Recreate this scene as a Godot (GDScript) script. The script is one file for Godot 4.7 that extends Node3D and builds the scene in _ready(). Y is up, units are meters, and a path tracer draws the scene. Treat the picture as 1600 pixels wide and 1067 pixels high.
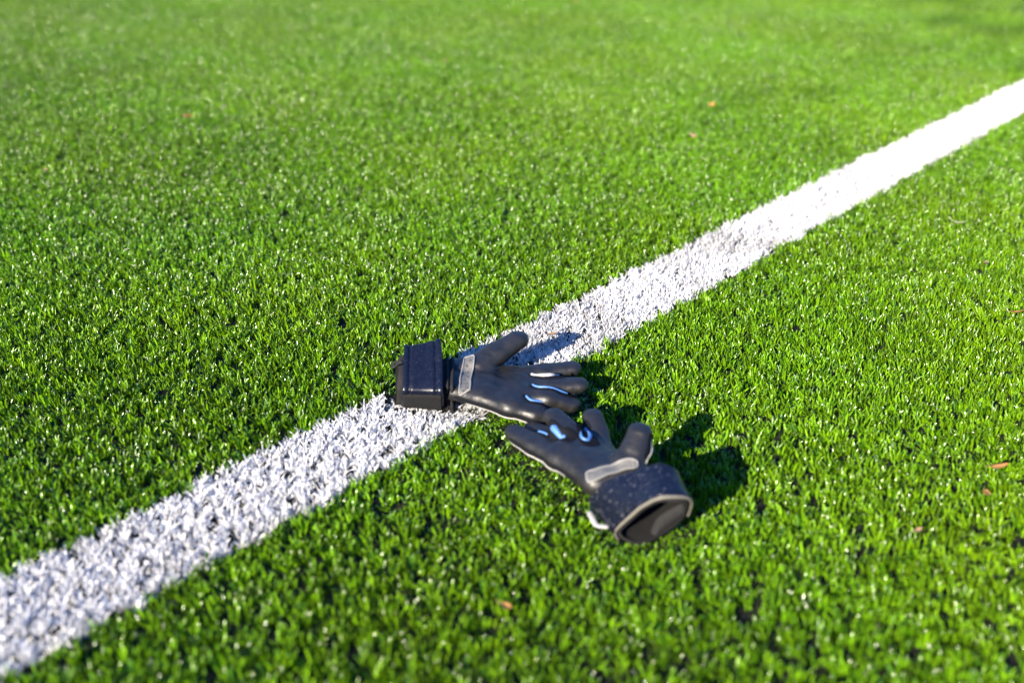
extends Node3D

const GRASS := true
const LEFT_AT := Vector3(-0.0300, 0.0000, -0.9700)
const LEFT_BONES := [
	[Vector3(-0.0447, 0.0340, -0.0481), 0.0150, Vector3(0.0300, 0.0300, -0.0348), 0.0155, 0.0075],
	[Vector3(-0.0433, 0.0340, -0.0247), 0.0155, Vector3(0.0391, 0.0310, -0.0102), 0.0160, 0.0075],
	[Vector3(-0.0433, 0.0340, -0.0247), 0.0155, Vector3(0.0389, 0.0330, 0.0152), 0.0160, 0.0075],
	[Vector3(-0.0422, 0.0340, -0.0051), 0.0155, Vector3(0.0285, 0.0350, 0.0383), 0.0150, 0.0075],
	[Vector3(-0.0447, 0.0340, -0.0481), 0.0150, Vector3(-0.0422, 0.0340, -0.0051), 0.0155, 0.0075],
	[Vector3(0.0300, 0.0300, -0.0348), 0.0155, Vector3(0.0391, 0.0310, -0.0102), 0.0160, 0.0075],
	[Vector3(0.0391, 0.0310, -0.0102), 0.0160, Vector3(0.0389, 0.0330, 0.0152), 0.0160, 0.0075],
	[Vector3(0.0389, 0.0330, 0.0152), 0.0160, Vector3(0.0285, 0.0350, 0.0383), 0.0150, 0.0075],
	[Vector3(-0.0047, 0.0340, -0.0355), 0.0160, Vector3(-0.0034, 0.0360, 0.0116), 0.0160, 0.0075],
	[Vector3(-0.0301, 0.0390, -0.0392), 0.0165, Vector3(-0.0071, 0.0430, -0.0431), 0.0165, 0.0075],
	[Vector3(0.0300, 0.0300, -0.0348), 0.0155, Vector3(0.0686, 0.0340, -0.0386), 0.0140, 0.0035],
	[Vector3(0.0686, 0.0340, -0.0386), 0.0140, Vector3(0.1019, 0.0380, -0.0426), 0.0118, 0.0035],
	[Vector3(0.0391, 0.0310, -0.0102), 0.0160, Vector3(0.0788, 0.0360, -0.0031), 0.0140, 0.0035],
	[Vector3(0.0788, 0.0360, -0.0031), 0.0140, Vector3(0.1080, 0.0380, -0.0027), 0.0118, 0.0035],
	[Vector3(0.0389, 0.0330, 0.0152), 0.0160, Vector3(0.0704, 0.0360, 0.0231), 0.0142, 0.0035],
	[Vector3(0.0704, 0.0360, 0.0231), 0.0142, Vector3(0.0972, 0.0270, 0.0224), 0.0115, 0.0035],
	[Vector3(0.0285, 0.0350, 0.0383), 0.0150, Vector3(0.0553, 0.0300, 0.0467), 0.0145, 0.0035],
	[Vector3(0.0553, 0.0300, 0.0467), 0.0145, Vector3(0.0749, 0.0240, 0.0494), 0.0118, 0.0035],
	[Vector3(-0.0101, 0.0430, -0.0415), 0.0172, Vector3(0.0113, 0.0510, -0.0575), 0.0162, 0.0035],
	[Vector3(0.0113, 0.0510, -0.0575), 0.0162, Vector3(0.0371, 0.0610, -0.0737), 0.0140, 0.0035],
]
const LEFT_STRAP_A := [Vector3(-0.0553, 0.0745, -0.0412), Vector3(-0.0532, 0.0745, -0.0331), Vector3(-0.0515, 0.0620, -0.0119), Vector3(-0.0495, 0.0465, 0.0163), Vector3(-0.0489, 0.0390, 0.0181), Vector3(-0.0497, 0.0160, 0.0058), Vector3(-0.0500, 0.0120, -0.0050), Vector3(-0.0520, 0.0130, -0.0350), Vector3(-0.0540, 0.0420, -0.0540)]
const LEFT_STRAP_B := [Vector3(-0.0982, 0.0685, -0.0331), Vector3(-0.0975, 0.0680, -0.0260), Vector3(-0.0968, 0.0580, -0.0068), Vector3(-0.0963, 0.0445, 0.0129), Vector3(-0.0974, 0.0370, 0.0132), Vector3(-0.0997, 0.0160, 0.0015), Vector3(-0.0980, 0.0120, -0.0050), Vector3(-0.0980, 0.0130, -0.0330), Vector3(-0.0990, 0.0400, -0.0460)]
const LEFT_CUFF_END := [Vector3(-0.1053, 0.0580, -0.0381), Vector3(-0.1046, 0.0570, -0.0304), Vector3(-0.1035, 0.0500, -0.0089), Vector3(-0.1042, 0.0410, 0.0025), Vector3(-0.1042, 0.0360, 0.0057), Vector3(-0.1070, 0.0140, -0.0018), Vector3(-0.1100, 0.0110, -0.0050), Vector3(-0.1100, 0.0120, -0.0280), Vector3(-0.1100, 0.0360, -0.0380)]
const LEFT_CUFF_MID := [Vector3(-0.0546, 0.0520, -0.0427), Vector3(-0.0541, 0.0520, -0.0348), Vector3(-0.0519, 0.0500, -0.0119), Vector3(-0.0500, 0.0460, 0.0081), Vector3(-0.0500, 0.0410, 0.0113), Vector3(-0.0498, 0.0160, 0.0029), Vector3(-0.0520, 0.0120, 0.0050), Vector3(-0.0520, 0.0130, -0.0200), Vector3(-0.0520, 0.0340, -0.0350)]
const LEFT_CUFF_IN := [Vector3(-0.0401, 0.0500, -0.0432), Vector3(-0.0396, 0.0500, -0.0352), Vector3(-0.0385, 0.0490, -0.0137), Vector3(-0.0382, 0.0460, 0.0081), Vector3(-0.0380, 0.0420, 0.0130), Vector3(-0.0392, 0.0160, 0.0044), Vector3(-0.0380, 0.0120, 0.0150), Vector3(-0.0380, 0.0130, -0.0100), Vector3(-0.0370, 0.0340, -0.0350)]
const LEFT_PATCH := [Vector3(-0.0216, 0.0550, -0.0453), Vector3(-0.0230, 0.0560, -0.0243), Vector3(-0.0244, 0.0540, -0.0033), Vector3(-0.0258, 0.0520, 0.0155), Vector3(-0.0276, 0.0480, 0.0275)]
const LEFT_TAB := [Vector3(-0.0987, 0.0600, -0.0187), Vector3(-0.1041, 0.0580, -0.0192), Vector3(-0.1096, 0.0530, -0.0189), Vector3(-0.1121, 0.0540, -0.0217), Vector3(-0.1064, 0.0600, -0.0202)]
const LEFT_PIPING := [Vector3(-0.0239, 0.0281, 0.0249), Vector3(-0.0055, 0.0283, 0.0357), Vector3(0.0129, 0.0284, 0.0465), Vector3(0.0281, 0.0278, 0.0538), Vector3(0.0375, 0.0260, 0.0566), Vector3(0.0469, 0.0243, 0.0594), Vector3(0.0554, 0.0228, 0.0611), Vector3(0.0614, 0.0210, 0.0612), Vector3(0.0673, 0.0193, 0.0614)]
const LEFT_SIDE := [Vector3(-0.0397, 0.0332, 0.0146), Vector3(-0.0148, 0.0335, 0.0296), Vector3(0.0101, 0.0339, 0.0447), Vector3(0.0281, 0.0333, 0.0538), Vector3(0.0375, 0.0315, 0.0566), Vector3(0.0469, 0.0298, 0.0594), Vector3(0.0554, 0.0283, 0.0611), Vector3(0.0614, 0.0265, 0.0612), Vector3(0.0673, 0.0248, 0.0614)]
const LEFT_WRIST_FOLD := [Vector3(-0.0424, 0.0540, -0.0455), Vector3(-0.0422, 0.0540, -0.0155), Vector3(-0.0421, 0.0500, 0.0150), Vector3(-0.0440, 0.0350, 0.0157), Vector3(-0.0447, 0.0200, 0.0109)]
const LEFT_INSETS := [
	[Vector3(0.0505, 0.0400, -0.0203), Vector3(0.0604, 0.0400, -0.0203), Vector3(0.0738, 0.0450, -0.0146), Vector3(0.0863, 0.0400, -0.0234)],
	[Vector3(0.0508, 0.0400, 0.0067), Vector3(0.0632, 0.0400, 0.0154), Vector3(0.0787, 0.0400, 0.0169), Vector3(0.0952, 0.0350, 0.0142)],
	[Vector3(0.0432, 0.0400, 0.0283), Vector3(0.0532, 0.0400, 0.0368), Vector3(0.0628, 0.0350, 0.0341), Vector3(0.0740, 0.0300, 0.0301)],
]
const LEFT_GUSSETS := [
	[Vector3(0.0482, 0.0400, -0.0173), Vector3(0.0602, 0.0400, -0.0142), Vector3(0.0765, 0.0450, -0.0055), Vector3(0.0966, 0.0400, -0.0158), Vector3(0.1065, 0.0350, -0.0260)],
	[Vector3(0.0463, 0.0400, 0.0096), Vector3(0.0632, 0.0400, 0.0169), Vector3(0.0800, 0.0400, 0.0197), Vector3(0.0980, 0.0350, 0.0171), Vector3(0.1082, 0.0300, 0.0102)],
	[Vector3(0.0388, 0.0400, 0.0297), Vector3(0.0532, 0.0400, 0.0395), Vector3(0.0663, 0.0350, 0.0397), Vector3(0.0794, 0.0300, 0.0399), Vector3(0.0884, 0.0250, 0.0373)],
]
const RIGHT_AT := Vector3(0.0850, 0.0000, -0.8000)
const RIGHT_BONES := [
	[Vector3(0.0329, 0.0440, 0.0146), 0.0165, Vector3(0.0064, 0.0330, -0.0386), 0.0155, 0.0075],
	[Vector3(0.0151, 0.0440, 0.0211), 0.0175, Vector3(-0.0098, 0.0380, -0.0407), 0.0160, 0.0075],
	[Vector3(0.0151, 0.0440, 0.0211), 0.0175, Vector3(-0.0231, 0.0400, -0.0318), 0.0160, 0.0075],
	[Vector3(-0.0003, 0.0440, 0.0232), 0.0165, Vector3(-0.0341, 0.0400, -0.0225), 0.0160, 0.0075],
	[Vector3(0.0329, 0.0440, 0.0146), 0.0165, Vector3(-0.0003, 0.0440, 0.0232), 0.0165, 0.0075],
	[Vector3(0.0064, 0.0330, -0.0386), 0.0155, Vector3(-0.0098, 0.0380, -0.0407), 0.0160, 0.0075],
	[Vector3(-0.0098, 0.0380, -0.0407), 0.0160, Vector3(-0.0231, 0.0400, -0.0318), 0.0160, 0.0075],
	[Vector3(-0.0231, 0.0400, -0.0318), 0.0160, Vector3(-0.0341, 0.0400, -0.0225), 0.0160, 0.0075],
	[Vector3(0.0193, 0.0400, -0.0076), 0.0165, Vector3(-0.0124, 0.0430, -0.0034), 0.0165, 0.0075],
	[Vector3(0.0325, 0.0460, 0.0174), 0.0165, Vector3(0.0313, 0.0540, 0.0068), 0.0160, 0.0075],
	[Vector3(0.0064, 0.0330, -0.0386), 0.0155, Vector3(0.0058, 0.0380, -0.0676), 0.0142, 0.0035],
	[Vector3(0.0058, 0.0380, -0.0676), 0.0142, Vector3(0.0027, 0.0480, -0.0865), 0.0118, 0.0035],
	[Vector3(-0.0098, 0.0380, -0.0407), 0.0160, Vector3(-0.0294, 0.0510, -0.0576), 0.0142, 0.0035],
	[Vector3(-0.0294, 0.0510, -0.0576), 0.0142, Vector3(-0.0396, 0.0550, -0.0767), 0.0118, 0.0035],
	[Vector3(-0.0231, 0.0400, -0.0318), 0.0160, Vector3(-0.0424, 0.0340, -0.0650), 0.0142, 0.0035],
	[Vector3(-0.0424, 0.0340, -0.0650), 0.0142, Vector3(-0.0616, 0.0250, -0.0965), 0.0115, 0.0035],
	[Vector3(-0.0341, 0.0400, -0.0225), 0.0160, Vector3(-0.0592, 0.0360, -0.0509), 0.0142, 0.0035],
	[Vector3(-0.0592, 0.0360, -0.0509), 0.0142, Vector3(-0.0822, 0.0300, -0.0824), 0.0115, 0.0035],
	[Vector3(0.0313, 0.0540, 0.0068), 0.0160, Vector3(0.0389, 0.0620, -0.0029), 0.0150, 0.0035],
	[Vector3(0.0389, 0.0620, -0.0029), 0.0150, Vector3(0.0441, 0.0740, -0.0149), 0.0130, 0.0035],
]
const RIGHT_STRAP_A := [Vector3(0.0537, 0.0820, 0.0524), Vector3(0.0309, 0.0700, 0.0468), Vector3(0.0078, 0.0550, 0.0405), Vector3(-0.0058, 0.0350, 0.0341), Vector3(-0.0056, 0.0160, 0.0245), Vector3(0.0000, 0.0120, 0.0280), Vector3(0.0450, 0.0130, 0.0000), Vector3(0.0730, 0.0400, 0.0100), Vector3(0.0678, 0.0780, 0.0571)]
const RIGHT_STRAP_B := [Vector3(0.0530, 0.0810, 0.1007), Vector3(0.0363, 0.0680, 0.0939), Vector3(0.0222, 0.0450, 0.0850), Vector3(0.0131, 0.0250, 0.0788), Vector3(0.0216, 0.0130, 0.0782), Vector3(0.0386, 0.0110, 0.0804), Vector3(0.0608, 0.0220, 0.0769), Vector3(0.0777, 0.0450, 0.0802), Vector3(0.0751, 0.0750, 0.0956)]
const RIGHT_CUFF_IN := [Vector3(0.0452, 0.0680, 0.0409), Vector3(0.0294, 0.0620, 0.0377), Vector3(0.0085, 0.0520, 0.0343), Vector3(-0.0041, 0.0340, 0.0286), Vector3(-0.0033, 0.0160, 0.0193), Vector3(0.0000, 0.0120, 0.0150), Vector3(0.0350, 0.0130, -0.0100), Vector3(0.0600, 0.0400, 0.0000), Vector3(0.0561, 0.0660, 0.0433)]
const RIGHT_PATCH := [Vector3(-0.0147, 0.0560, 0.0335), Vector3(-0.0054, 0.0600, 0.0328), Vector3(0.0087, 0.0620, 0.0270), Vector3(0.0245, 0.0640, 0.0234), Vector3(0.0412, 0.0660, 0.0241)]
const RIGHT_FLAP_TOP := [Vector3(0.0739, 0.0600, 0.0815), Vector3(0.0620, 0.0500, 0.0790), Vector3(0.0515, 0.0360, 0.0754), Vector3(0.0460, 0.0140, 0.0728)]
const RIGHT_FLAP_LOW := [Vector3(0.0758, 0.0430, 0.0786), Vector3(0.0674, 0.0320, 0.0761), Vector3(0.0576, 0.0200, 0.0745), Vector3(0.0467, 0.0120, 0.0779)]
const RIGHT_TAB := [Vector3(-0.0090, 0.0200, 0.0431), Vector3(-0.0066, 0.0200, 0.0531), Vector3(-0.0034, 0.0180, 0.0604), Vector3(0.0014, 0.0180, 0.0623), Vector3(0.0078, 0.0200, 0.0658)]
const RIGHT_PIPING := [Vector3(-0.0884, 0.0244, -0.0707), Vector3(-0.0811, 0.0265, -0.0591), Vector3(-0.0738, 0.0286, -0.0475), Vector3(-0.0663, 0.0301, -0.0371), Vector3(-0.0580, 0.0315, -0.0267), Vector3(-0.0497, 0.0329, -0.0164), Vector3(-0.0448, 0.0338, -0.0097), Vector3(-0.0388, 0.0345, -0.0012), Vector3(-0.0329, 0.0352, 0.0074)]
const RIGHT_SIDE := [Vector3(-0.0884, 0.0299, -0.0707), Vector3(-0.0811, 0.0320, -0.0591), Vector3(-0.0738, 0.0341, -0.0475), Vector3(-0.0663, 0.0356, -0.0371), Vector3(-0.0580, 0.0370, -0.0267), Vector3(-0.0497, 0.0384, -0.0164), Vector3(-0.0420, 0.0396, -0.0061), Vector3(-0.0303, 0.0410, 0.0100), Vector3(-0.0186, 0.0424, 0.0261)]
const RIGHT_WRIST_FOLD := [Vector3(-0.0049, 0.0400, 0.0367), Vector3(0.0045, 0.0550, 0.0426), Vector3(0.0184, 0.0620, 0.0419), Vector3(0.0319, 0.0660, 0.0402), Vector3(0.0435, 0.0660, 0.0359)]
const RIGHT_THUMB_PIPING := [Vector3(0.0555, 0.0727, -0.0078), Vector3(0.0544, 0.0685, -0.0033), Vector3(0.0532, 0.0643, 0.0011), Vector3(0.0508, 0.0615, 0.0066), Vector3(0.0491, 0.0590, 0.0100), Vector3(0.0474, 0.0566, 0.0133)]
const RIGHT_THUMB_SIDE := [Vector3(0.0555, 0.0782, -0.0078), Vector3(0.0544, 0.0740, -0.0033), Vector3(0.0532, 0.0698, 0.0011), Vector3(0.0508, 0.0670, 0.0066), Vector3(0.0491, 0.0645, 0.0100), Vector3(0.0474, 0.0621, 0.0133)]
const RIGHT_INSETS := [
	[Vector3(-0.0487, 0.0600, -0.0523), Vector3(-0.0427, 0.0580, -0.0492), Vector3(-0.0368, 0.0540, -0.0456), Vector3(-0.0315, 0.0500, -0.0420), Vector3(-0.0254, 0.0460, -0.0408)],
	[Vector3(-0.0150, 0.0500, -0.0493), Vector3(-0.0136, 0.0500, -0.0395), Vector3(-0.0092, 0.0500, -0.0348), Vector3(-0.0043, 0.0500, -0.0383), Vector3(-0.0029, 0.0500, -0.0493), Vector3(-0.0049, 0.0500, -0.0591), Vector3(-0.0078, 0.0500, -0.0667)],
	[Vector3(-0.0576, 0.0400, -0.0658), Vector3(-0.0522, 0.0400, -0.0596), Vector3(-0.0469, 0.0400, -0.0547)],
]
const RIGHT_GUSSETS := [
	[Vector3(-0.0511, 0.0580, -0.0630), Vector3(-0.0419, 0.0560, -0.0536), Vector3(-0.0326, 0.0520, -0.0474), Vector3(-0.0236, 0.0480, -0.0390), Vector3(-0.0184, 0.0460, -0.0348)],
	[Vector3(-0.0118, 0.0500, -0.0781), Vector3(-0.0101, 0.0500, -0.0629), Vector3(-0.0072, 0.0500, -0.0456), Vector3(-0.0028, 0.0500, -0.0312), Vector3(0.0007, 0.0480, -0.0247)],
	[Vector3(-0.0710, 0.0360, -0.0847), Vector3(-0.0601, 0.0380, -0.0727), Vector3(-0.0496, 0.0420, -0.0578), Vector3(-0.0391, 0.0420, -0.0480)],
]
const LEAVES := [
	[Vector3(-0.7533, 0.0330, -2.2162), 0.0260, 0.60, 0, "small round orange leaf on the far left turf, brightest of the fallen leaves"],
	[Vector3(-0.9107, 0.0330, -1.8127), 0.0160, 2.00, 1, "pale dry leaf lying at the left edge of the turf"],
	[Vector3(0.2517, 0.0330, -3.9618), 0.0260, 0.30, 0, "orange leaf at the very top edge of the picture, near the middle"],
	[Vector3(-0.1951, 0.0330, -2.8459), 0.0200, 1.20, 1, "faded tan leaf on the far turf near the top, left of the middle"],
	[Vector3(-0.0449, 0.0330, -3.5023), 0.0220, 2.60, 1, "yellowish leaf on the far turf, just below the topmost orange leaf"],
	[Vector3(0.4836, 0.0330, -2.3249), 0.0200, 0.90, 0, "small orange leaf on the turf above the white line, right of the middle"],
	[Vector3(0.3933, 0.0330, -2.0537), 0.0180, 2.20, 1, "pale brown leaf just below the orange leaf above the white line"],
	[Vector3(0.6988, 0.0240, -1.1972), 0.0240, 0.15, 2, "curled amber leaf at the right edge of the turf"],
	[Vector3(0.7335, 0.0240, -1.3717), 0.0130, 1.00, 1, "small pinkish brown leaf scrap near the right edge, below the straw"],
	[Vector3(0.7615, 0.0240, -1.5509), 0.0300, -0.35, 3, "single pale straw lying on the turf below the right end of the white line"],
	[Vector3(0.0525, 0.0240, -1.1294), 0.0170, 0.30, 1, "brown leaf crumb on the white line beside the shadow of the thumb"],
	[Vector3(-0.0055, 0.0240, -0.6199), 0.0120, -0.60, 0, "small orange leaf in the blurred turf at the bottom middle"],
	[Vector3(0.5096, 0.0240, -0.8282), 0.0200, 0.10, 2, "narrow orange leaf sliver in the turf at the right, below the amber one"],
	[Vector3(0.4741, 0.0240, -0.7806), 0.0120, 0.80, 0, "small tan leaf scrap below the narrow orange sliver at the right"],
	[Vector3(0.3850, 0.0240, -0.7225), 0.0100, 0.40, 1, "tiny reddish leaf crumb in the turf at the lower right"],
]

var lum := FastNoiseLite.new()
var nap := FastNoiseLite.new()
var soft := FastNoiseLite.new()
# the white line: a band of white fibres 12 cm wide
const LINE_FROM := Vector2(-0.4594, -0.6661)
const LINE_ALONG := Vector2(0.68009, -0.73313)
const LINE_SIDE := Vector2(0.73313, 0.68009)
const LINE_WIDTH := 0.1196
const INFILL := 0.008

# ---------------------------------------------------------------- helpers
func tag(o: Node, label: String, category := "", group := "", kind := "") -> Node:
	if label: o.set_meta("label", label)
	if category: o.set_meta("category", category)
	if group: o.set_meta("group", group)
	if kind: o.set_meta("kind", kind)
	return o

func put(called: String, mesh: Mesh, mat: Material, parent: Node = self) -> MeshInstance3D:
	var o := MeshInstance3D.new()
	o.name = called
	o.mesh = mesh
	o.material_override = mat
	parent.add_child(o, true)
	return o

func paint(r: float, g: float, b: float, rough: float, spec := 0.5) -> StandardMaterial3D:
	var m := StandardMaterial3D.new()
	m.albedo_color = Color(r, g, b).linear_to_srgb()
	m.roughness = rough
	m.metallic_specular = spec
	return m

func grain(freq: float, seed_: int, normal: bool, strength := 4.0, size := 512, octaves := 4) -> NoiseTexture2D:
	var n := FastNoiseLite.new()
	n.noise_type = FastNoiseLite.TYPE_SIMPLEX_SMOOTH
	n.frequency = freq
	n.seed = seed_
	n.fractal_octaves = octaves
	var t := NoiseTexture2D.new()
	t.noise = n
	t.width = size
	t.height = size
	t.seamless = true
	t.as_normal_map = normal
	t.bump_strength = strength
	return t

func ramped(freq: float, seed_: int, stops: Array, octaves := 4) -> NoiseTexture2D:
	var t := grain(freq, seed_, false, 1.0, 512, octaves)
	var g := Gradient.new()
	var at := PackedFloat32Array()
	var c := PackedColorArray()
	for s in stops:
		at.append(s[0])
		c.append(Color(s[1], s[2], s[3]).linear_to_srgb())
	g.offsets = at
	g.colors = c
	t.color_ramp = g
	return t

func triplanar(m: StandardMaterial3D, scale: float) -> StandardMaterial3D:
	m.uv1_triplanar = true
	m.uv1_world_triplanar = true
	m.uv1_scale = Vector3.ONE * scale
	return m

func smooth_mesh(v: PackedVector3Array, idx: PackedInt32Array, normals := PackedVector3Array(), colors := PackedColorArray()) -> ArrayMesh:
	if normals.is_empty():
		normals.resize(v.size())
		for i in range(0, idx.size(), 3):
			var n := (v[idx[i + 2]] - v[idx[i]]).cross(v[idx[i + 1]] - v[idx[i]])
			for k in 3:
				normals[idx[i + k]] += n
		for i in normals.size():
			normals[i] = normals[i].normalized()
	var a := []
	a.resize(Mesh.ARRAY_MAX)
	a[Mesh.ARRAY_VERTEX] = v
	a[Mesh.ARRAY_NORMAL] = normals
	a[Mesh.ARRAY_INDEX] = idx
	if colors.size():
		a[Mesh.ARRAY_COLOR] = colors
	var m := ArrayMesh.new()
	m.add_surface_from_arrays(Mesh.PRIMITIVE_TRIANGLES, a)
	return m

# rows of equal length joined into a sheet; ring: each row closes on itself
func sheet(rows: Array, ring: bool, caps := false) -> ArrayMesh:
	var v := PackedVector3Array()
	var idx := PackedInt32Array()
	var n: int = rows[0].size()
	for r in rows:
		for q in r:
			v.append(q)
	var last := n if ring else n - 1
	for i in rows.size() - 1:
		for j in last:
			var a := i * n + j
			var b := i * n + (j + 1) % n
			idx.append_array([a, b, a + n, b, b + n, a + n])
	if caps:
		for e in [0, rows.size() - 1]:
			var c := Vector3.ZERO
			for q in rows[e]:
				c += q
			v.append(c / n)
			for j in n:
				var a: int = e * n + j
				var b: int = e * n + (j + 1) % n
				idx.append_array([a, v.size() - 1, b] if e == 0 else [a, b, v.size() - 1])
	return smooth_mesh(v, idx)

func curve(points: Array, count: int, closed := false) -> PackedVector3Array:
	var out := PackedVector3Array()
	var n := points.size()
	var spans := n if closed else n - 1
	for i in count:
		var t := float(i) / (count if closed else count - 1) * spans
		var k := mini(int(t), spans - 1)
		var f := t - k
		var a: Vector3 = points[(k - 1 + n) % n if closed else maxi(k - 1, 0)]
		var b: Vector3 = points[k % n]
		var c: Vector3 = points[(k + 1) % n]
		var d: Vector3 = points[(k + 2) % n if closed else mini(k + 2, n - 1)]
		out.append(b.cubic_interpolate(c, a, d, f))
	return out

func tube(points: PackedVector3Array, radius: float, closed := false, sides := 8, flat := 1.0, ends := 1.0) -> ArrayMesh:
	var rows := []
	var n := points.size()
	for i in (n + 1 if closed else n):
		var at := points[i % n]
		var t := (points[(i + 1) % n if closed else mini(i + 1, n - 1)] - points[(i - 1 + n) % n if closed else maxi(i - 1, 0)]).normalized()
		var s := t.cross(Vector3.UP if absf(t.y) < 0.95 else Vector3.RIGHT).normalized()
		var u := s.cross(t)
		var r := radius * (1.0 if closed else lerpf(ends, 1.0, minf(1.0, 3.0 * minf(i, n - 1 - i) / (n - 1))))
		var row := PackedVector3Array()
		for j in sides:
			var a := TAU * j / sides
			row.append(at + s * cos(a) * r + u * sin(a) * r * flat)
		rows.append(row)
	return sheet(rows, true, not closed)

# ---------------------------------------------------------------- soft bodies: bones joined with a smooth minimum
const SQUASH := 1.22

func field(bones: Array, p: Vector3) -> float:
	var q := Vector3(p.x, p.y * SQUASH, p.z)
	var d := 1.0
	for b in bones:
		var a: Vector3 = b[0]
		var ab: Vector3 = b[2]
		var ap := q - a
		var t := clampf(ap.dot(ab) * b[4], 0.0, 1.0)
		var off := ap - ab * t
		var r := lerpf(b[1], b[3], t)
		var e := off.length() - r
		var lid := absf(off.y) - 0.80 * r   # flat panels front and back
		var g := clampf(0.5 + 0.5 * (lid - e) / 0.004, 0.0, 1.0)
		e = lerpf(e, lid, g) + 0.004 * g * (1.0 - g)
		if e < d + 0.02:
			var h := clampf(0.5 + 0.5 * (d - e) / b[5], 0.0, 1.0)
			d = lerpf(d, e, h) - b[5] * h * (1.0 - h)
	return d + 0.0008 * soft.get_noise_3d(p.x * 1000.0, p.y * 1000.0, p.z * 1000.0)

func prepared(bones: Array) -> Array:
	var out := []
	for b in bones:
		var a: Vector3 = b[0] * Vector3(1, SQUASH, 1)
		var c: Vector3 = b[2] * Vector3(1, SQUASH, 1)
		out.append([a, b[1], c - a, b[3], 1.0 / maxf((c - a).length_squared(), 1e-8), b[4]])
	return out

func slope(bones: Array, p: Vector3) -> Vector3:
	var e := 0.0008
	return Vector3(field(bones, p + Vector3(e, 0, 0)) - field(bones, p - Vector3(e, 0, 0)), field(bones, p + Vector3(0, e, 0)) - field(bones, p - Vector3(0, e, 0)), field(bones, p + Vector3(0, 0, e)) - field(bones, p - Vector3(0, 0, e))).normalized()

func onto(bones: Array, p: Vector3, lift := 0.0) -> Vector3:
	for k in 6:
		p -= slope(bones, p) * (field(bones, p) - lift) * 0.85
	return p

func body_mesh(bones: Array, cell: float) -> ArrayMesh:
	var lo := Vector3.ONE * 9
	var hi := -lo
	for b in bones:
		for q in [b[0], b[0] + b[2]]:
			var w: Vector3 = q / Vector3(1, SQUASH, 1)
			lo = lo.min(w - Vector3.ONE * 0.022)
			hi = hi.max(w + Vector3.ONE * 0.022)
	var block := 4
	var nb := Vector3i(((hi - lo) / (cell * block)).ceil())
	var n := nb * block + Vector3i.ONE
	var vals := PackedFloat32Array()
	vals.resize(n.x * n.y * n.z)
	vals.fill(9.0)
	var live := []
	for bx in nb.x:
		for by in nb.y:
			for bz in nb.z:
				var mid := lo + (Vector3(bx, by, bz) + Vector3.ONE * 0.5) * cell * block
				var far := cell * block * 1.2 + 0.002
				var d := field(bones, mid)
				if absf(d) > far:
					continue
				live.append(Vector3i(bx, by, bz) * block)
	for b in live:
		for x in range(b.x, b.x + block + 1):
			for y in range(b.y, b.y + block + 1):
				for z in range(b.z, b.z + block + 1):
					var i: int = (x * n.y + y) * n.z + z
					if vals[i] > 8.0:
						vals[i] = field(bones, lo + Vector3(x, y, z) * cell)
	var v := PackedVector3Array()
	var norm := PackedVector3Array()
	var where := {}
	var steps := [1, n.z, n.y * n.z]
	for b in live:
		for x in range(b.x, b.x + block):
			for y in range(b.y, b.y + block):
				for z in range(b.z, b.z + block):
					var i: int = (x * n.y + y) * n.z + z
					var sum := Vector3.ZERO
					var hits := 0
					var c := [vals[i], vals[i + 1], vals[i + n.z], vals[i + n.z + 1], vals[i + steps[2]], vals[i + steps[2] + 1], vals[i + steps[2] + n.z], vals[i + steps[2] + n.z + 1]]
					var inside := 0
					for k in 8:
						inside += int(c[k] < 0.0)
					if inside == 0 or inside == 8:
						continue
					for e in [[0, 1], [2, 3], [4, 5], [6, 7], [0, 2], [1, 3], [4, 6], [5, 7], [0, 4], [1, 5], [2, 6], [3, 7]]:
						var p: float = c[e[0]]
						var q: float = c[e[1]]
						if (p < 0.0) != (q < 0.0):
							var t := p / (p - q)
							var A := Vector3(e[0] >> 2, (e[0] >> 1) & 1, e[0] & 1)
							var B := Vector3(e[1] >> 2, (e[1] >> 1) & 1, e[1] & 1)
							sum += A.lerp(B, t)
							hits += 1
					where[i] = v.size()
					var at := lo + (Vector3(x, y, z) + sum / hits) * cell
					v.append(at)
					norm.append(slope(bones, at))
	var idx := PackedInt32Array()
	for i in where:
		for axis in 3:
			var s: int = steps[axis]
			var u: int = steps[(axis + 1) % 3]
			var w: int = steps[(axis + 2) % 3]
			# the edge from corner i along this axis, with its four cells
			var p := vals[i]
			var q := vals[i + s]
			if (p < 0.0) == (q < 0.0) or not (where.has(i - u) and where.has(i - w) and where.has(i - u - w)):
				continue
			var a: int = where[i]
			var b2: int = where[i - u]
			var c2: int = where[i - u - w]
			var d2: int = where[i - w]
			if p < 0.0:
				idx.append_array([a, b2, c2, a, c2, d2])
			else:
				idx.append_array([a, c2, b2, a, d2, c2])
	return smooth_mesh(v, idx, norm)

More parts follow.
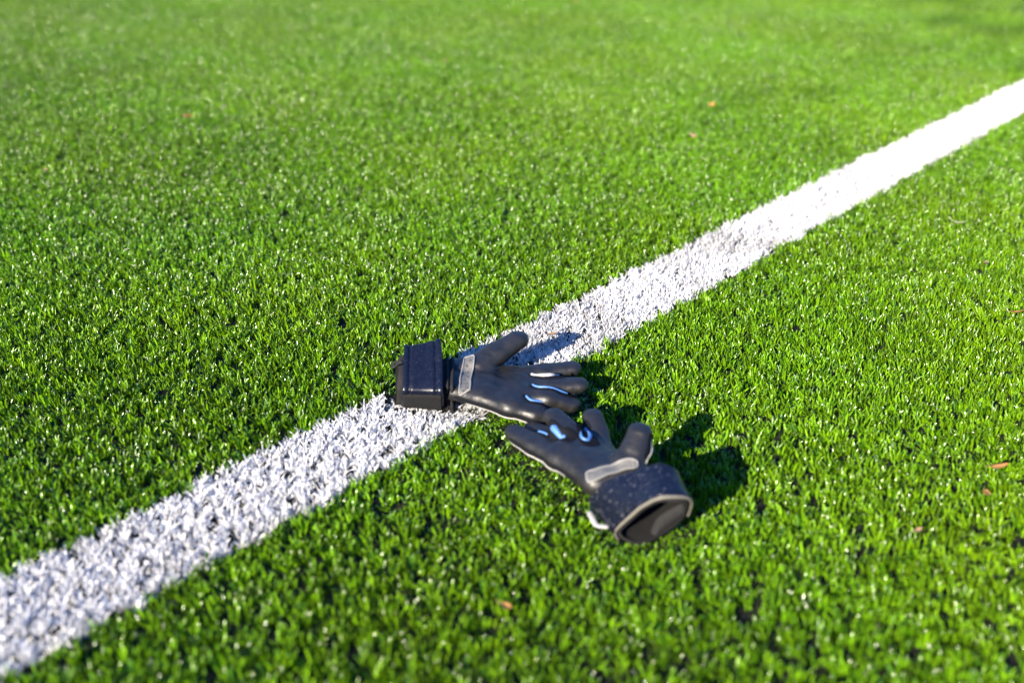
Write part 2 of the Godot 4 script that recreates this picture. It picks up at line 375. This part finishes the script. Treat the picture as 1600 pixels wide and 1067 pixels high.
# a raised ribbon laid on the body, with rounded ends; it bridges narrow grooves as sewn fabric does
func ribbon(bones: Array, points: Array, width: float, high: float, count := 24, across := 8, blunt := 0.25, lip := 0.0, drape := false, taper := 1.0) -> ArrayMesh:
	var line := curve(points, count)
	var ns := PackedVector3Array()
	for i in count:
		line[i] = onto(bones, line[i])
		ns.append(slope(bones, line[i]))
	for pass_ in 6:
		var l2 := line.duplicate()
		var n2 := ns.duplicate()
		for i in range(1, count - 1):
			l2[i] = (line[i - 1] + line[i] * 2.0 + line[i + 1]) / 4.0
			n2[i] = (ns[i - 1] + ns[i] + ns[i + 1]).normalized()
		n2[0] = (ns[0] + ns[1]).normalized()
		n2[count - 1] = (ns[count - 1] + ns[count - 2]).normalized()
		line = l2
		ns = n2
	var rows := []
	for i in count:
		var t := (line[mini(i + 1, count - 1)] - line[maxi(i - 1, 0)]).normalized()
		var s := ns[i].cross(t).normalized()
		var e := minf(1.0, minf(i, count - 1 - i) / (blunt * (count - 1)))
		var w := width * 0.5 * sqrt(maxf(0.0, 1.0 - (1.0 - e) * (1.0 - e)))
		w *= lerpf(1.0, taper, float(i) / (count - 1))
		var row := PackedVector3Array()
		for j in across + 1:
			var f := 2.0 * j / across - 1.0
			var edge := absf(f) > 0.99 or i == 0 or i == count - 1
			var lift := -0.8 * high if edge else high
			if lip > 0.0 and not edge and (absf(f) > 0.7 or e < 0.8):
				lift += lip
			var at := line[i] + s * f * w
			row.append(onto(bones, at, lift) if drape else at + ns[i] * (lift if edge else high * (1.3 - 0.6 * f * f)))
		rows.append(row)
	last_rows = rows
	return sheet(rows, false)

# the outline of the ribbon laid last
func outline() -> PackedVector3Array:
	var out := PackedVector3Array()
	var n: int = last_rows.size()
	for i in range(1, n - 1):
		out.append(last_rows[i][1])
	for i in range(n - 2, 0, -1):
		out.append(last_rows[i][last_rows[i].size() - 2])
	return out

func seam(bones: Array, points: Array, radius: float, lift := 0.0, count := 30) -> ArrayMesh:
	var line := curve(points, count)
	for i in count:
		line[i] = onto(bones, line[i], lift)
	return tube(line, radius, false, 8, 1.0, 0.4)

# ---------------------------------------------------------------- cuffs and straps: closed loops of control points
func loop_mix(a: Array, b: Array, t: float, grow := 0.0, ring := 72) -> PackedVector3Array:
	var pts := []
	var mid := Vector3.ZERO
	for i in a.size():
		pts.append(a[i].lerp(b[i], t))
		mid += pts[i] / a.size()
	var c := curve(pts, ring, true)
	var out := PackedVector3Array()
	var axis := Vector3.ZERO
	for i in a.size():
		axis += (b[i] - a[i])
	axis = axis.normalized()
	for i in ring:
		var along := (c[(i + 1) % ring] - c[(i - 1 + ring) % ring]).normalized()
		var o := along.cross(axis).normalized()
		if o.dot(c[i] - mid) < 0.0:
			o = -o
		out.append(c[i] + o * (grow + 0.0016 * soft.get_noise_3d(c[i].x * 420.0, c[i].y * 420.0, c[i].z * 420.0)))
	return out

func strap_mesh(a: Array, b: Array, profile: Array) -> ArrayMesh:
	var rows := []
	for s in profile:
		rows.append(loop_mix(a, b, s[0], s[1]))
	rows.append(rows[0])
	return sheet(rows, true)

# ---------------------------------------------------------------- gloves
var latex: StandardMaterial3D
var rubber: StandardMaterial3D
var worn_rubber: StandardMaterial3D
var fastener: StandardMaterial3D
var neoprene: StandardMaterial3D
var lining: StandardMaterial3D
var blue: StandardMaterial3D
var white_trim: StandardMaterial3D
var grey_label: StandardMaterial3D
var label_edge: StandardMaterial3D
var last_rows := []
var dark_print: StandardMaterial3D
var beige_trim: StandardMaterial3D
var black_gusset: StandardMaterial3D

func glove_materials() -> void:
	latex = triplanar(paint(1, 1, 1, 0.46, 0.55), 9.0)
	latex.albedo_texture = ramped(0.012, 5, [[0.0, 0.008, 0.0079, 0.0078], [0.5, 0.013, 0.0125, 0.012], [1.0, 0.022, 0.020, 0.0185]])
	latex.normal_enabled = true
	latex.normal_texture = grain(0.06, 6, true, 2.0)
	latex.normal_scale = 0.25
	rubber = triplanar(paint(1, 1, 1, 0.30, 0.42), 14.0)
	rubber.albedo_texture = ramped(0.11, 8, [[0.0, 0.003, 0.0045, 0.012], [0.76, 0.005, 0.007, 0.018], [0.84, 0.02, 0.022, 0.035], [0.89, 0.25, 0.25, 0.27], [1.0, 0.5, 0.5, 0.5]], 2)
	rubber.roughness_texture = ramped(0.02, 9, [[0.0, 0.05, 0.05, 0.05], [0.5, 0.12, 0.12, 0.12], [1.0, 0.5, 0.5, 0.5]])
	rubber.roughness = 0.75
	worn_rubber = triplanar(paint(1, 1, 1, 0.8, 0.4), 11.0)
	worn_rubber.albedo_texture = ramped(0.035, 41, [[0.0, 0.004, 0.005, 0.012], [0.68, 0.006, 0.008, 0.018], [0.76, 0.018, 0.020, 0.030], [0.82, 0.05, 0.052, 0.06], [0.85, 0.24, 0.24, 0.25], [1.0, 0.5, 0.5, 0.5]], 4)
	worn_rubber.roughness_texture = rubber.roughness_texture
	fastener = triplanar(paint(1, 1, 1, 0.85, 0.35), 30.0)
	fastener.albedo_texture = ramped(0.08, 51, [[0.0, 0.005, 0.005, 0.006], [0.6, 0.012, 0.012, 0.013], [0.78, 0.05, 0.05, 0.05], [1.0, 0.16, 0.16, 0.16]], 3)
	fastener.normal_enabled = true
	fastener.normal_texture = grain(0.2, 52, true, 8.0)
	neoprene = triplanar(paint(1, 1, 1, 0.8, 0.4), 20.0)
	neoprene.albedo_texture = ramped(0.03, 11, [[0.0, 0.008, 0.008, 0.009], [1.0, 0.024, 0.023, 0.023]])
	neoprene.normal_enabled = true
	neoprene.normal_texture = grain(0.15, 12, true, 6.0)
	neoprene.normal_scale = 0.5
	lining = triplanar(paint(0.008, 0.008, 0.008, 0.9, 0.3), 20.0)
	lining.normal_enabled = true
	lining.normal_texture = grain(0.12, 13, true, 6.0)
	blue = paint(0.075, 0.19, 0.44, 0.5)
	white_trim = triplanar(paint(1, 1, 1, 0.6), 25.0)
	white_trim.albedo_texture = ramped(0.04, 15, [[0.0, 0.25, 0.24, 0.22], [0.5, 0.42, 0.41, 0.39], [1.0, 0.6, 0.59, 0.57]])
	grey_label = triplanar(paint(1, 1, 1, 0.55), 22.0)
	grey_label.albedo_texture = ramped(0.06, 16, [[0.0, 0.03, 0.03, 0.03], [0.42, 0.07, 0.07, 0.066], [0.55, 0.16, 0.157, 0.145], [1.0, 0.28, 0.27, 0.25]])
	label_edge = paint(0.27, 0.262, 0.24, 0.5)
	dark_print = paint(0.05, 0.05, 0.055, 0.6)
	beige_trim = triplanar(paint(1, 1, 1, 0.7), 25.0)
	beige_trim.albedo_texture = ramped(0.03, 17, [[0.0, 0.10, 0.09, 0.07], [0.5, 0.19, 0.175, 0.14], [1.0, 0.28, 0.26, 0.21]])
	black_gusset = paint(0.004, 0.0045, 0.007, 0.8, 0.3)

const STRAP_PROFILE := [[0.0, 0.0005], [0.0, 0.0030], [0.03, 0.0042], [0.12, 0.0040], [0.15, 0.0018], [0.19, 0.0018], [0.22, 0.0040], [0.26, 0.0028], [0.5, 0.0026], [0.74, 0.0028], [0.78, 0.0042], [0.82, 0.0018], [0.86, 0.0018], [0.89, 0.0042], [0.97, 0.0042], [1.0, 0.0030], [1.0, 0.0005]]
const STRAP_FLAT := [[0.02, 0.0005], [0.02, 0.0026], [0.05, 0.0032], [0.25, 0.0030], [0.5, 0.0030], [0.75, 0.0030], [0.95, 0.0032], [0.985, 0.0026], [0.985, 0.0005]]

func left_glove() -> void:
	var t := Node3D.new()
	t.name = "goalkeeper_glove"
	add_child(t)
	t.position = LEFT_AT
	tag(t, "black goalkeeper glove lying across the white line, its thumb pointing along the line", "glove", "pair of goalkeeper gloves")
	var b := prepared(LEFT_BONES)
	put("palm", body_mesh(b, 0.002), latex, t)
	var cuff := []
	for s in 7:
		cuff.append(loop_mix(LEFT_CUFF_IN, LEFT_CUFF_MID, s / 6.0, 0.0012 * sin(s * 2.2)))
	for s in 5:
		cuff.append(loop_mix(LEFT_CUFF_MID, LEFT_CUFF_END, (s + 0.5) / 5.0, -0.001))
	cuff.append(loop_mix(LEFT_CUFF_MID, LEFT_CUFF_END, 1.0, 0.0))
	cuff.append(loop_mix(LEFT_CUFF_MID, LEFT_CUFF_END, 1.0, -0.003))
	var c := put("cuff", sheet(cuff, true), neoprene, t)
	var inner := []
	for s in 6:
		inner.append(loop_mix(LEFT_CUFF_END, LEFT_CUFF_MID, s / 6.0, -0.003 - 0.001 * s))
	put("lining", sheet(inner, true, false), lining, c)
	var strap := put("strap", strap_mesh(LEFT_STRAP_A, LEFT_STRAP_B, STRAP_PROFILE), rubber, t)
	# the strap's end, a rough panel folded down the near side
	var panel := []
	for e in [[0.05, 0.0025], [0.05, 0.0050], [0.08, 0.0056], [0.35, 0.0054], [0.65, 0.0054], [0.95, 0.0056], [0.98, 0.0050], [0.98, 0.0025]]:
		var full := loop_mix(LEFT_STRAP_A, LEFT_STRAP_B, e[0], e[1], 90)
		var row := PackedVector3Array()
		row.append(loop_mix(LEFT_STRAP_A, LEFT_STRAP_B, e[0], 0.002, 90)[39])
		for j in range(39, 52):
			row.append(full[j])
		panel.append(row)
	put("fastener", sheet(panel, false), fastener, strap)
	for f in [0.1, 0.55]:
		put("wrist_seam", tube(loop_mix(LEFT_CUFF_IN, LEFT_CUFF_MID, f, 0.0008), 0.0022 - 0.001 * f, true, 8), neoprene, c)
	var patch := put("wrist_label", ribbon(b, LEFT_PATCH, 0.0155, 0.0012, 40, 14, 0.07, 0.0007, true), grey_label, t)
	put("label_border", tube(outline(), 0.0008, true, 6), label_edge, patch)
	tag(patch, "scuffed grey moulded wrist label")
	for k in 9:
		var f := (k + 0.8) / 10.0
		var mid: Vector3 = curve(LEFT_PATCH, 21)[int(f * 20)]
		var a := mid + Vector3([-0.0042, -0.001, -0.004][k % 3], 0, [0.0006, 0.0012, -0.0012][k % 3])
		var e := mid + Vector3([0.0030, 0.0044, 0.0008][k % 3], 0, [-0.0010, -0.0006, 0.0014][k % 3])
		put("label_mark", ribbon(b, [a, (a + e) / 2.0, e], 0.0024, 0.0018, 6, 4, 0.3, 0.0, true), dark_print, patch)
	put("pull_tab", tube(curve(LEFT_TAB, 20, true), 0.0016, true, 6), neoprene, t)
	tag(put("piping", seam(b, LEFT_PIPING, 0.0007, 0.0003), white_trim, t), "thin white piping along the little finger side")
	put("side_panel", ribbon(b, LEFT_SIDE, 0.008, 0.0005, 30, 6, 0.06, 0.0, true), black_gusset, t)
	for k in 3:
		put("finger_gusset", ribbon(b, LEFT_GUSSETS[k], [0.010, 0.011, 0.012][k], 0.0008, 24, 8, 0.3, 0.0, true), black_gusset, t)
		put("finger_inset", ribbon(b, LEFT_INSETS[k], [0.0085, 0.0055, 0.0075][k], [0.0030, 0.0018, 0.0018][k], 24, 6, 0.45, 0.0, false, [1.0, 0.7, 0.5][k]), white_trim if k == 0 else blue, t)

func right_glove() -> void:
	var t := Node3D.new()
	t.name = "goalkeeper_glove_001"
	add_child(t)
	t.position = RIGHT_AT
	tag(t, "black goalkeeper glove on green turf, its open cuff turned to the camera, thumb standing up", "glove", "pair of goalkeeper gloves")
	var b := prepared(RIGHT_BONES)
	put("palm", body_mesh(b, 0.002), latex, t)
	var cuff := []
	for s in 5:
		cuff.append(loop_mix(RIGHT_CUFF_IN, RIGHT_STRAP_A, s / 5.0, -0.0015))
	for s in 8:
		cuff.append(loop_mix(RIGHT_STRAP_A, RIGHT_STRAP_B, s / 7.0, -0.001))
	cuff.append(loop_mix(RIGHT_STRAP_A, RIGHT_STRAP_B, 1.03, -0.0015))
	cuff.append(loop_mix(RIGHT_STRAP_A, RIGHT_STRAP_B, 1.03, -0.004))
	var c := put("cuff", sheet(cuff, true), neoprene, t)
	var inner := []
	for s in 9:
		inner.append(loop_mix(RIGHT_STRAP_A, RIGHT_STRAP_B, 1.03 - 1.0 * s / 8.0, -0.004 - 0.0012 * s))
	put("lining", sheet(inner, true, false), lining, c)
	var over := curve(RIGHT_FLAP_TOP, 20)
	var below := curve(RIGHT_FLAP_LOW, 20)
	var flap := []
	for i in 7:
		var row := PackedVector3Array()
		for j in 20:
			row.append(over[j].lerp(below[j], i / 6.0) + Vector3(0.2, 0.1, 0.6) * 0.006 * sin(PI * i / 6.0))
		flap.append(row)
	tag(put("inner_fold", sheet(flap, false), neoprene, c), "dark grey fold inside the cuff opening")
	put("strap", strap_mesh(RIGHT_STRAP_A, RIGHT_STRAP_B, STRAP_FLAT), worn_rubber, t)
	var loop := loop_mix(RIGHT_STRAP_A, RIGHT_STRAP_B, 1.02, 0.0012)
	var rim := PackedVector3Array()
	for i in range(56, 72 + 30):
		rim.append(loop[i % 72])
	tag(put("rim_binding", tube(rim, 0.0014, false, 8, 1.0, 0.5), beige_trim, c), "beige binding round the cuff opening")
	put("wrist_seam", tube(loop_mix(RIGHT_CUFF_IN, RIGHT_STRAP_A, 0.15, 0.0005), 0.0022, true, 8), neoprene, c)
	var patch := put("wrist_label", ribbon(b, RIGHT_PATCH, 0.0150, 0.0012, 40, 14, 0.16, 0.0007, true, 0.7), grey_label, t)
	put("label_border", tube(outline(), 0.0008, true, 6), label_edge, patch)
	tag(patch, "scuffed grey moulded wrist label")
	tag(put("care_tag", tube(curve(RIGHT_TAB, 16), 0.003, false, 8, 0.4), white_trim, t), "small white fabric tag sticking out of the cuff")
	tag(put("piping", seam(b, RIGHT_PIPING, 0.0008, 0.0003), white_trim, t), "thin white piping along the little finger side")
	put("thumb_piping", seam(b, RIGHT_THUMB_PIPING, 0.0010, 0.0003), white_trim, t)
	put("side_panel", ribbon(b, RIGHT_SIDE, 0.008, 0.0005, 30, 6, 0.06, 0.0, true), black_gusset, t)
	put("side_panel", ribbon(b, RIGHT_THUMB_SIDE, 0.009, 0.0005, 30, 6, 0.1, 0.0, true), black_gusset, t)
	for k in 3:
		put("finger_gusset", ribbon(b, RIGHT_GUSSETS[k], [0.024, 0.025, 0.014][k], 0.0005, 24, 10, 0.3, 0.0, true), black_gusset, t)
		put("finger_inset", ribbon(b, RIGHT_INSETS[k], [0.0105, 0.0030, 0.006][k], 0.0018, 30, 6, 0.25, 0.0, false, [0.45, 2.3, 0.5][k]), blue, t)

# ---------------------------------------------------------------- turf
func tuft(rng: RandomNumberGenerator, blades: int, spread: float, green: bool) -> ArrayMesh:
	var v := PackedVector3Array()
	var nn := PackedVector3Array()
	var cc := PackedColorArray()
	var idx := PackedInt32Array()
	for k in blades:
		var a := rng.randf() * TAU
		var at := Vector3(cos(a), 0, sin(a)) * sqrt(rng.randf()) * spread
		var lean := rng.randf() * TAU
		var out := Vector3(cos(lean), 0, sin(lean))
		var tilt := absf(rng.randfn(0.24, 0.24) if green else rng.randfn(0.36, 0.30))
		var bend := rng.randf_range(0.05, 0.65)
		var long := rng.randf_range(0.0075, 0.0150)
		var wide := rng.randf_range(0.00055, 0.00100) if green else rng.randf_range(0.00042, 0.00078)
		var turn := rng.randfn(0.0, 0.7)
		var tone := Color(1, 1, 1)
		if green:
			var y := rng.randf()
			tone = Color(0.22, 0.38, 0.5).lerp(Color(1.8, 1.5, 1.0), y)
			if rng.randf() < 0.035:
				tone = Color(3.2, 1.5, 6.0)   # a dry, straw coloured fibre
		else:
			var y := rng.randf_range(0.80, 1.0)
			tone = Color(y, y, y)
			if rng.randf() < 0.05:
				tone = Color(0.42, 0.42, 0.40)   # a fibre greyed with dirt
		var p := at
		var base := v.size()
		var segs := 4
		for s in segs + 1:
			var f := float(s) / segs
			var ang := tilt + bend * f * f
			var dir := (Vector3.UP * cos(ang) + out * sin(ang))
			if s > 0:
				p += dir * long / segs
			var side := Vector3.UP.cross(out).normalized().rotated(dir.normalized(), turn + f * 0.4)
			var n := side.cross(dir).normalized()
			var w := wide * (1.0 if f < 0.6 else lerpf(1.0, 0.6, (f - 0.6) / 0.4))
			v.append_array([p - side * w, p + n * w * 0.35, p + side * w])
			nn.append_array([(n - side * 0.45).normalized(), n, (n + side * 0.45).normalized()])
			cc.append_array([tone, tone, tone])
			if s < segs:
				var i := base + s * 3
				idx.append_array([i, i + 3, i + 1, i + 1, i + 3, i + 4, i + 1, i + 4, i + 2, i + 2, i + 4, i + 5])
	return smooth_mesh(v, idx, nn, cc)

func blade_material(r: float, g: float, b: float, rough: float, back: Color) -> StandardMaterial3D:
	var m := paint(r, g, b, rough, 0.48)
	m.vertex_color_use_as_albedo = true
	m.backlight_enabled = true
	m.backlight = back
	return m

func spread_copies(called: String, mesh: Mesh, mat: Material, places: Array, tints: PackedColorArray, parent: Node) -> void:
	var mm := MultiMesh.new()
	mm.transform_format = MultiMesh.TRANSFORM_3D
	mm.use_colors = true
	mm.mesh = mesh
	mm.instance_count = places.size()
	for i in places.size():
		mm.set_instance_transform(i, places[i])
		mm.set_instance_color(i, tints[i])
	var o := MultiMeshInstance3D.new()
	o.name = called
	o.multimesh = mm
	o.material_override = mat
	o.set_meta("kind", "stuff")
	parent.add_child(o, true)

# how far (metres, negative inside) a root lies from what rests on the turf
func footprint(p: Vector2) -> float:
	var d := 1.0
	for set_ in [[LEFT_BONES, LEFT_AT], [RIGHT_BONES, RIGHT_AT]]:
		for b in set_[0]:
			var a := Vector2(b[0].x + set_[1].x, b[0].z + set_[1].z)
			var c := Vector2(b[2].x + set_[1].x, b[2].z + set_[1].z)
			var low: float = minf(b[0].y - b[1], b[2].y - b[3])
			if low > 0.03:
				continue
			d = minf(d, Geometry2D.get_closest_point_to_segment(p, a, c).distance_to(p) - maxf(b[1], b[3]))
	for set_ in [[LEFT_STRAP_A, LEFT_CUFF_END, LEFT_AT], [RIGHT_CUFF_IN, RIGHT_STRAP_B, RIGHT_AT]]:
		var poly := PackedVector2Array()
		for l in [set_[0], set_[1]]:
			for q in l:
				if q.y < 0.05:
					poly.append(Vector2(q.x + set_[2].x, q.z + set_[2].z))
		var hull := Geometry2D.convex_hull(poly)
		if Geometry2D.is_point_in_polygon(p, hull):
			d = minf(d, -0.004)
		for i in hull.size() - 1:
			d = minf(d, Geometry2D.get_closest_point_to_segment(p, hull[i], hull[i + 1]).distance_to(p))
	return d

func turf() -> void:
	var rng := RandomNumberGenerator.new()
	rng.seed = 77
	var green := blade_material(0.122, 0.265, 0.004, 0.32, Color(0.22, 0.24, 0.04))
	var glossy := blade_material(0.122, 0.265, 0.006, 0.20, Color(0.22, 0.24, 0.04))
	glossy.metallic_specular = 0.6
	var white := blade_material(0.80, 0.80, 0.81, 0.5, Color(0.15, 0.15, 0.15))
	var kinds := 5
	var greens := []
	var whites := []
	for k in kinds:
		greens.append([tuft(rng, 15, 0.0060, true), [], PackedColorArray()])
		whites.append([tuft(rng, 21, 0.0056, false), [], PackedColorArray()])
	# dense turf where the camera looks, coarser turf round it
	for zone in [[0.0108, 1.0, 0.56, 0.20, -0.33, -5.0], [0.0230, 2.0, 0.60, 0.90, 0.3, -6.0]]:
		var step: float = zone[0]
		var size: float = zone[1]
		var x := -5.5
		while x < 5.5:
			var z: float = zone[4]
			while z > zone[5]:
				var depth := -z * 0.886 + 0.27
				var outside := absf(x) > 0.56 * depth + 0.20 or z > -0.33 or z < -5.0
				if absf(x) < zone[2] * maxf(depth, 0.2) + zone[3] and outside == (size > 1.0):
					var p := Vector2(x + rng.randf_range(-0.5, 0.5) * step, z + rng.randf_range(-0.5, 0.5) * step)
					var across := (p - LINE_FROM).dot(LINE_SIDE)
					var is_white := across > 0.0 and across < LINE_WIDTH
					if not is_white and rng.randf() < 0.05:
						z -= step
						continue
					var press := 1.0
					if p.x > -0.2 and p.x < 0.3 and p.y > -1.1 and p.y < -0.66:
						press = clampf(0.30 + (footprint(p) - 0.005) * 40.0, 0.30, 1.0)
					var flow := nap.get_noise_2d(p.x * 100.0, p.y * 100.0)
					var high := 0.97 + 0.20 * lum.get_noise_2d(p.x * 260.0 + 91.0, p.y * 260.0) + (rng.randf_range(-0.12, 0.12) if is_white else rng.randf_range(-0.34, 0.30))
					var basis_ := Basis(Vector3.UP, rng.randf() * TAU).scaled(Vector3(size, high * press, size))
					var axis := Vector3(cos(2.2 + flow), 0, sin(2.2 + flow))
					basis_ = Basis(axis, 0.15 + 0.12 * flow) * basis_
					var l := 1.0 + 0.2 * lum.get_noise_2d(p.x * 60.0, p.y * 60.0) + rng.randf_range(-0.38, 0.38)
					var into: Array = (whites if is_white else greens)[rng.randi() % kinds]
					into[1].append(Transform3D(basis_, Vector3(p.x, INFILL, p.y)))
					var warm := 0.14 * nap.get_noise_2d(p.x * 130.0 + 40.0, p.y * 130.0)
					if is_white:
						var dirt := clampf(1.0 + 0.5 * (lum.get_noise_2d(p.x * 180.0, p.y * 180.0) - 0.1), 0.7, 1.0)
						into[2].append(Color(dirt, dirt, dirt))
					else:
						into[2].append(Color(l * (1.0 + warm), l, l * (1.0 - warm)))
				z -= step
			x += step
	var g := Node3D.new()
	g.name = "turf_grass"
	add_child(g)
	tag(g, "short bright green artificial grass covering the pitch", "grass", "", "stuff")
	var w := Node3D.new()
	w.name = "white_line"
	add_child(w)
	tag(w, "white fibre marking line running diagonally across the green turf", "line", "", "stuff")
	for k in kinds:
		spread_copies("blades", greens[k][0], glossy if k < 3 else green, greens[k][1], greens[k][2], g)
		spread_copies("blades", whites[k][0], white, whites[k][1], whites[k][2], w)

# ---------------------------------------------------------------- fallen leaves
func leaf_mesh(kind: int, size: float, rng: RandomNumberGenerator) -> ArrayMesh:
	var rows := []
	var n := 9
	var curl := rng.randf_range(0.5, 1.3)
	var wide: float = [0.36, 0.26, 0.16, 0.035][kind]
	for i in n:
		var f := float(i) / (n - 1)
		var w := size * wide * pow(sin(PI * clampf(f, 0.02, 0.98)), 0.75) * (1.0 + rng.randf_range(-0.12, 0.12))
		var row := PackedVector3Array()
		for j in 7:
			var u := j / 3.0 - 1.0
			var lift := absf(u) * w * 0.55 * curl + size * 0.22 * curl * (2.0 * f - 1.0) * (2.0 * f - 1.0) + rng.randf_range(-0.01, 0.01) * size
			row.append(Vector3((f - 0.5) * size, lift, u * w))
		rows.append(row)
	var under := []
	for r in rows:
		var low := PackedVector3Array()
		for q in r:
			low.append(q - Vector3(0, 0.0003, 0))
		under.append(low)
	var ring := []
	for i in n:
		var row := PackedVector3Array(rows[i])
		for j in 7:
			row.append(under[i][6 - j])
		ring.append(row)
	return sheet(ring, true, true)

func leaves() -> void:
	var rng := RandomNumberGenerator.new()
	rng.seed = 15
	var skins := []
	for c in [[0.50, 0.25, 0.06], [0.32, 0.20, 0.10], [0.42, 0.20, 0.05], [0.55, 0.53, 0.42]]:
		var m := triplanar(paint(1, 1, 1, 0.6), 60.0)
		m.albedo_texture = ramped(0.03, 31 + skins.size(), [[0.0, c[0] * 0.45, c[1] * 0.4, c[2] * 0.5], [0.5, c[0], c[1], c[2]], [1.0, c[0] * 1.15, c[1] * 1.25, c[2] * 1.4]])
		m.backlight_enabled = true
		m.backlight = Color(0.3, 0.2, 0.1)
		skins.append(m)
	for l in LEAVES:
		var t := Node3D.new()
		var called: String = "straw" if l[3] == 3 else "fallen_leaf"
		t.name = called if not has_node(called) else "%s_%03d" % [called, leaf_count]
		leaf_count += 1
		add_child(t)
		t.position = l[0]
		t.rotation = Vector3(rng.randf_range(-0.3, 0.3), l[2], rng.randf_range(-0.3, 0.3))
		tag(t, l[4], "straw" if l[3] == 3 else "leaf", "" if l[3] == 3 else "dry leaves fallen on the turf")
		put("stalk" if l[3] == 3 else "blade", leaf_mesh(l[3], l[1], rng), skins[l[3]], t)
		if l[3] < 3:
			put("stem", tube(curve([Vector3(-0.5 * l[1], 0.2 * l[1], 0), Vector3(-0.65 * l[1], 0.24 * l[1], 0.02 * l[1]), Vector3(-0.82 * l[1], 0.36 * l[1], 0.08 * l[1])], 8), 0.0004, false, 5), skins[1], t)

var leaf_count := 0

# ---------------------------------------------------------------- unseen shade caster added behind the camera to darken the far right turf
func added_shade_tree(at: Vector3, high: float, wide: float) -> void:
	var rng := RandomNumberGenerator.new()
	rng.seed = 91
	var t := Node3D.new()
	t.name = "added_tree"
	add_child(t)
	t.position = at
	tag(t, "unseen leafy shade caster added behind the camera", "added_tree")
	var bark := triplanar(paint(1, 1, 1, 0.9), 2.0)
	bark.albedo_texture = ramped(0.05, 71, [[0.0, 0.05, 0.04, 0.03], [1.0, 0.14, 0.11, 0.08]])
	var rows := []
	for i in 12:
		var f := i / 11.0
		var row := PackedVector3Array()
		for j in 12:
			var a := TAU * j / 12.0
			row.append(Vector3(cos(a), 0, sin(a)) * (0.17 * (1.0 - 0.8 * f) + 0.1 * exp(-f * 12.0)) + Vector3(0.12 * sin(f * 4.0), f * high, 0.1 * sin(f * 5.0)))
		rows.append(row)
	var trunk := put("trunk", sheet(rows, true, true), bark, t)
	var v := PackedVector3Array()
	var idx := PackedInt32Array()
	var nn := PackedVector3Array()
	for k in 16:
		var a := rng.randf() * TAU
		var from := Vector3(0, high * rng.randf_range(0.78, 0.97), 0)
		var to := from + Vector3(cos(a) * wide * rng.randf_range(0.5, 0.95), high * rng.randf_range(-0.02, 0.12), sin(a) * wide * rng.randf_range(0.5, 0.95))
		put("limb", tube(curve([from, from.lerp(to, 0.5) + Vector3(0, 0.15, 0), to], 10), 0.04, false, 6, 1.0, 0.5), bark, trunk)
		for l in 260:
			var c := from.lerp(to, rng.randf_range(0.4, 1.1)) + Vector3(rng.randfn(), rng.randfn() * 0.6, rng.randfn()) * 0.34
			var u := Vector3(rng.randfn(), rng.randfn(), rng.randfn()).normalized() * 0.055
			var s := u.cross(Vector3(rng.randfn(), rng.randfn(), rng.randfn())).normalized() * 0.032
			var i := v.size()
			v.append_array([c - u, c + s, c + u, c - s])
			var n := u.cross(s).normalized()
			nn.append_array([n, n, n, n])
			idx.append_array([i, i + 1, i + 2, i, i + 2, i + 3])
	var foliage := paint(0.09, 0.10, 0.02, 0.5)
	foliage.backlight_enabled = true
	foliage.backlight = Color(0.3, 0.3, 0.08)
	put("crown", smooth_mesh(v, idx, nn), foliage, t).set_meta("kind", "stuff")

# ---------------------------------------------------------------- scene
func _ready() -> void:
	var cam := Camera3D.new()
	cam.name = "camera"
	add_child(cam)
	cam.position = Vector3(0, 0.605, 0)
	cam.rotation_degrees = Vector3(-27.625, 0, 0)
	var lens := CameraAttributesPhysical.new()
	lens.frustum_focal_length = 33.74
	lens.exposure_aperture = 2.6
	lens.frustum_focus_distance = 1.26
	lens.frustum_near = 0.05
	lens.frustum_far = 400.0
	cam.attributes = lens
	cam.fov = 39.157
	cam.near = 0.05
	cam.far = 400.0
	cam.current = true

	var env := Environment.new()
	env.background_mode = Environment.BG_SKY
	var sky := Sky.new()
	var air := ProceduralSkyMaterial.new()
	air.sky_top_color = Color(0.17, 0.35, 0.62)
	air.sky_horizon_color = Color(0.40, 0.55, 0.74)
	air.sky_curve = 0.2
	air.ground_horizon_color = Color(0.30, 0.36, 0.30)
	air.ground_bottom_color = Color(0.10, 0.16, 0.06)
	sky.sky_material = air
	env.sky = sky
	env.tonemap_mode = Environment.TONE_MAPPER_LINEAR
	env.tonemap_exposure = 2.7
	env.sdfgi_enabled = true
	env.ssao_enabled = true
	env.ssil_enabled = true
	var world := WorldEnvironment.new()
	world.name = "world"
	world.environment = env
	add_child(world)

	var sun := DirectionalLight3D.new()
	sun.name = "sun"
	sun.light_energy = 1.6
	sun.light_color = Color(1.0, 0.95, 0.87)
	sun.light_angular_distance = 0.5
	sun.shadow_enabled = true
	add_child(sun)
	var az := deg_to_rad(37.0)
	var el := deg_to_rad(23.0)
	sun.look_at_from_position(Vector3.ZERO, Vector3(sin(az) * cos(el), -sin(el), -cos(az) * cos(el)))

	for n in [[lum, 3, 0.02], [nap, 4, 0.012], [soft, 7, 0.045]]:
		n[0].noise_type = FastNoiseLite.TYPE_SIMPLEX_SMOOTH
		n[0].seed = n[1]
		n[0].frequency = n[2]
		n[0].fractal_octaves = 3

	var infill := triplanar(paint(1, 1, 1, 0.95, 0.3), 3.0)
	infill.albedo_texture = ramped(0.12, 21, [[0.0, 0.006, 0.007, 0.005], [0.5, 0.012, 0.014, 0.008], [1.0, 0.03, 0.028, 0.018]])
	var plane := PlaneMesh.new()
	plane.size = Vector2(300, 300)
	var ground := put("ground", plane, infill)
	ground.position.y = INFILL
	tag(ground, "", "", "", "structure")

	added_shade_tree(Vector3(-4.3, 0.0, 7.0), 6.7, 1.9)
	glove_materials()
	left_glove()
	right_glove()
	leaves()
	if GRASS:
		turf()
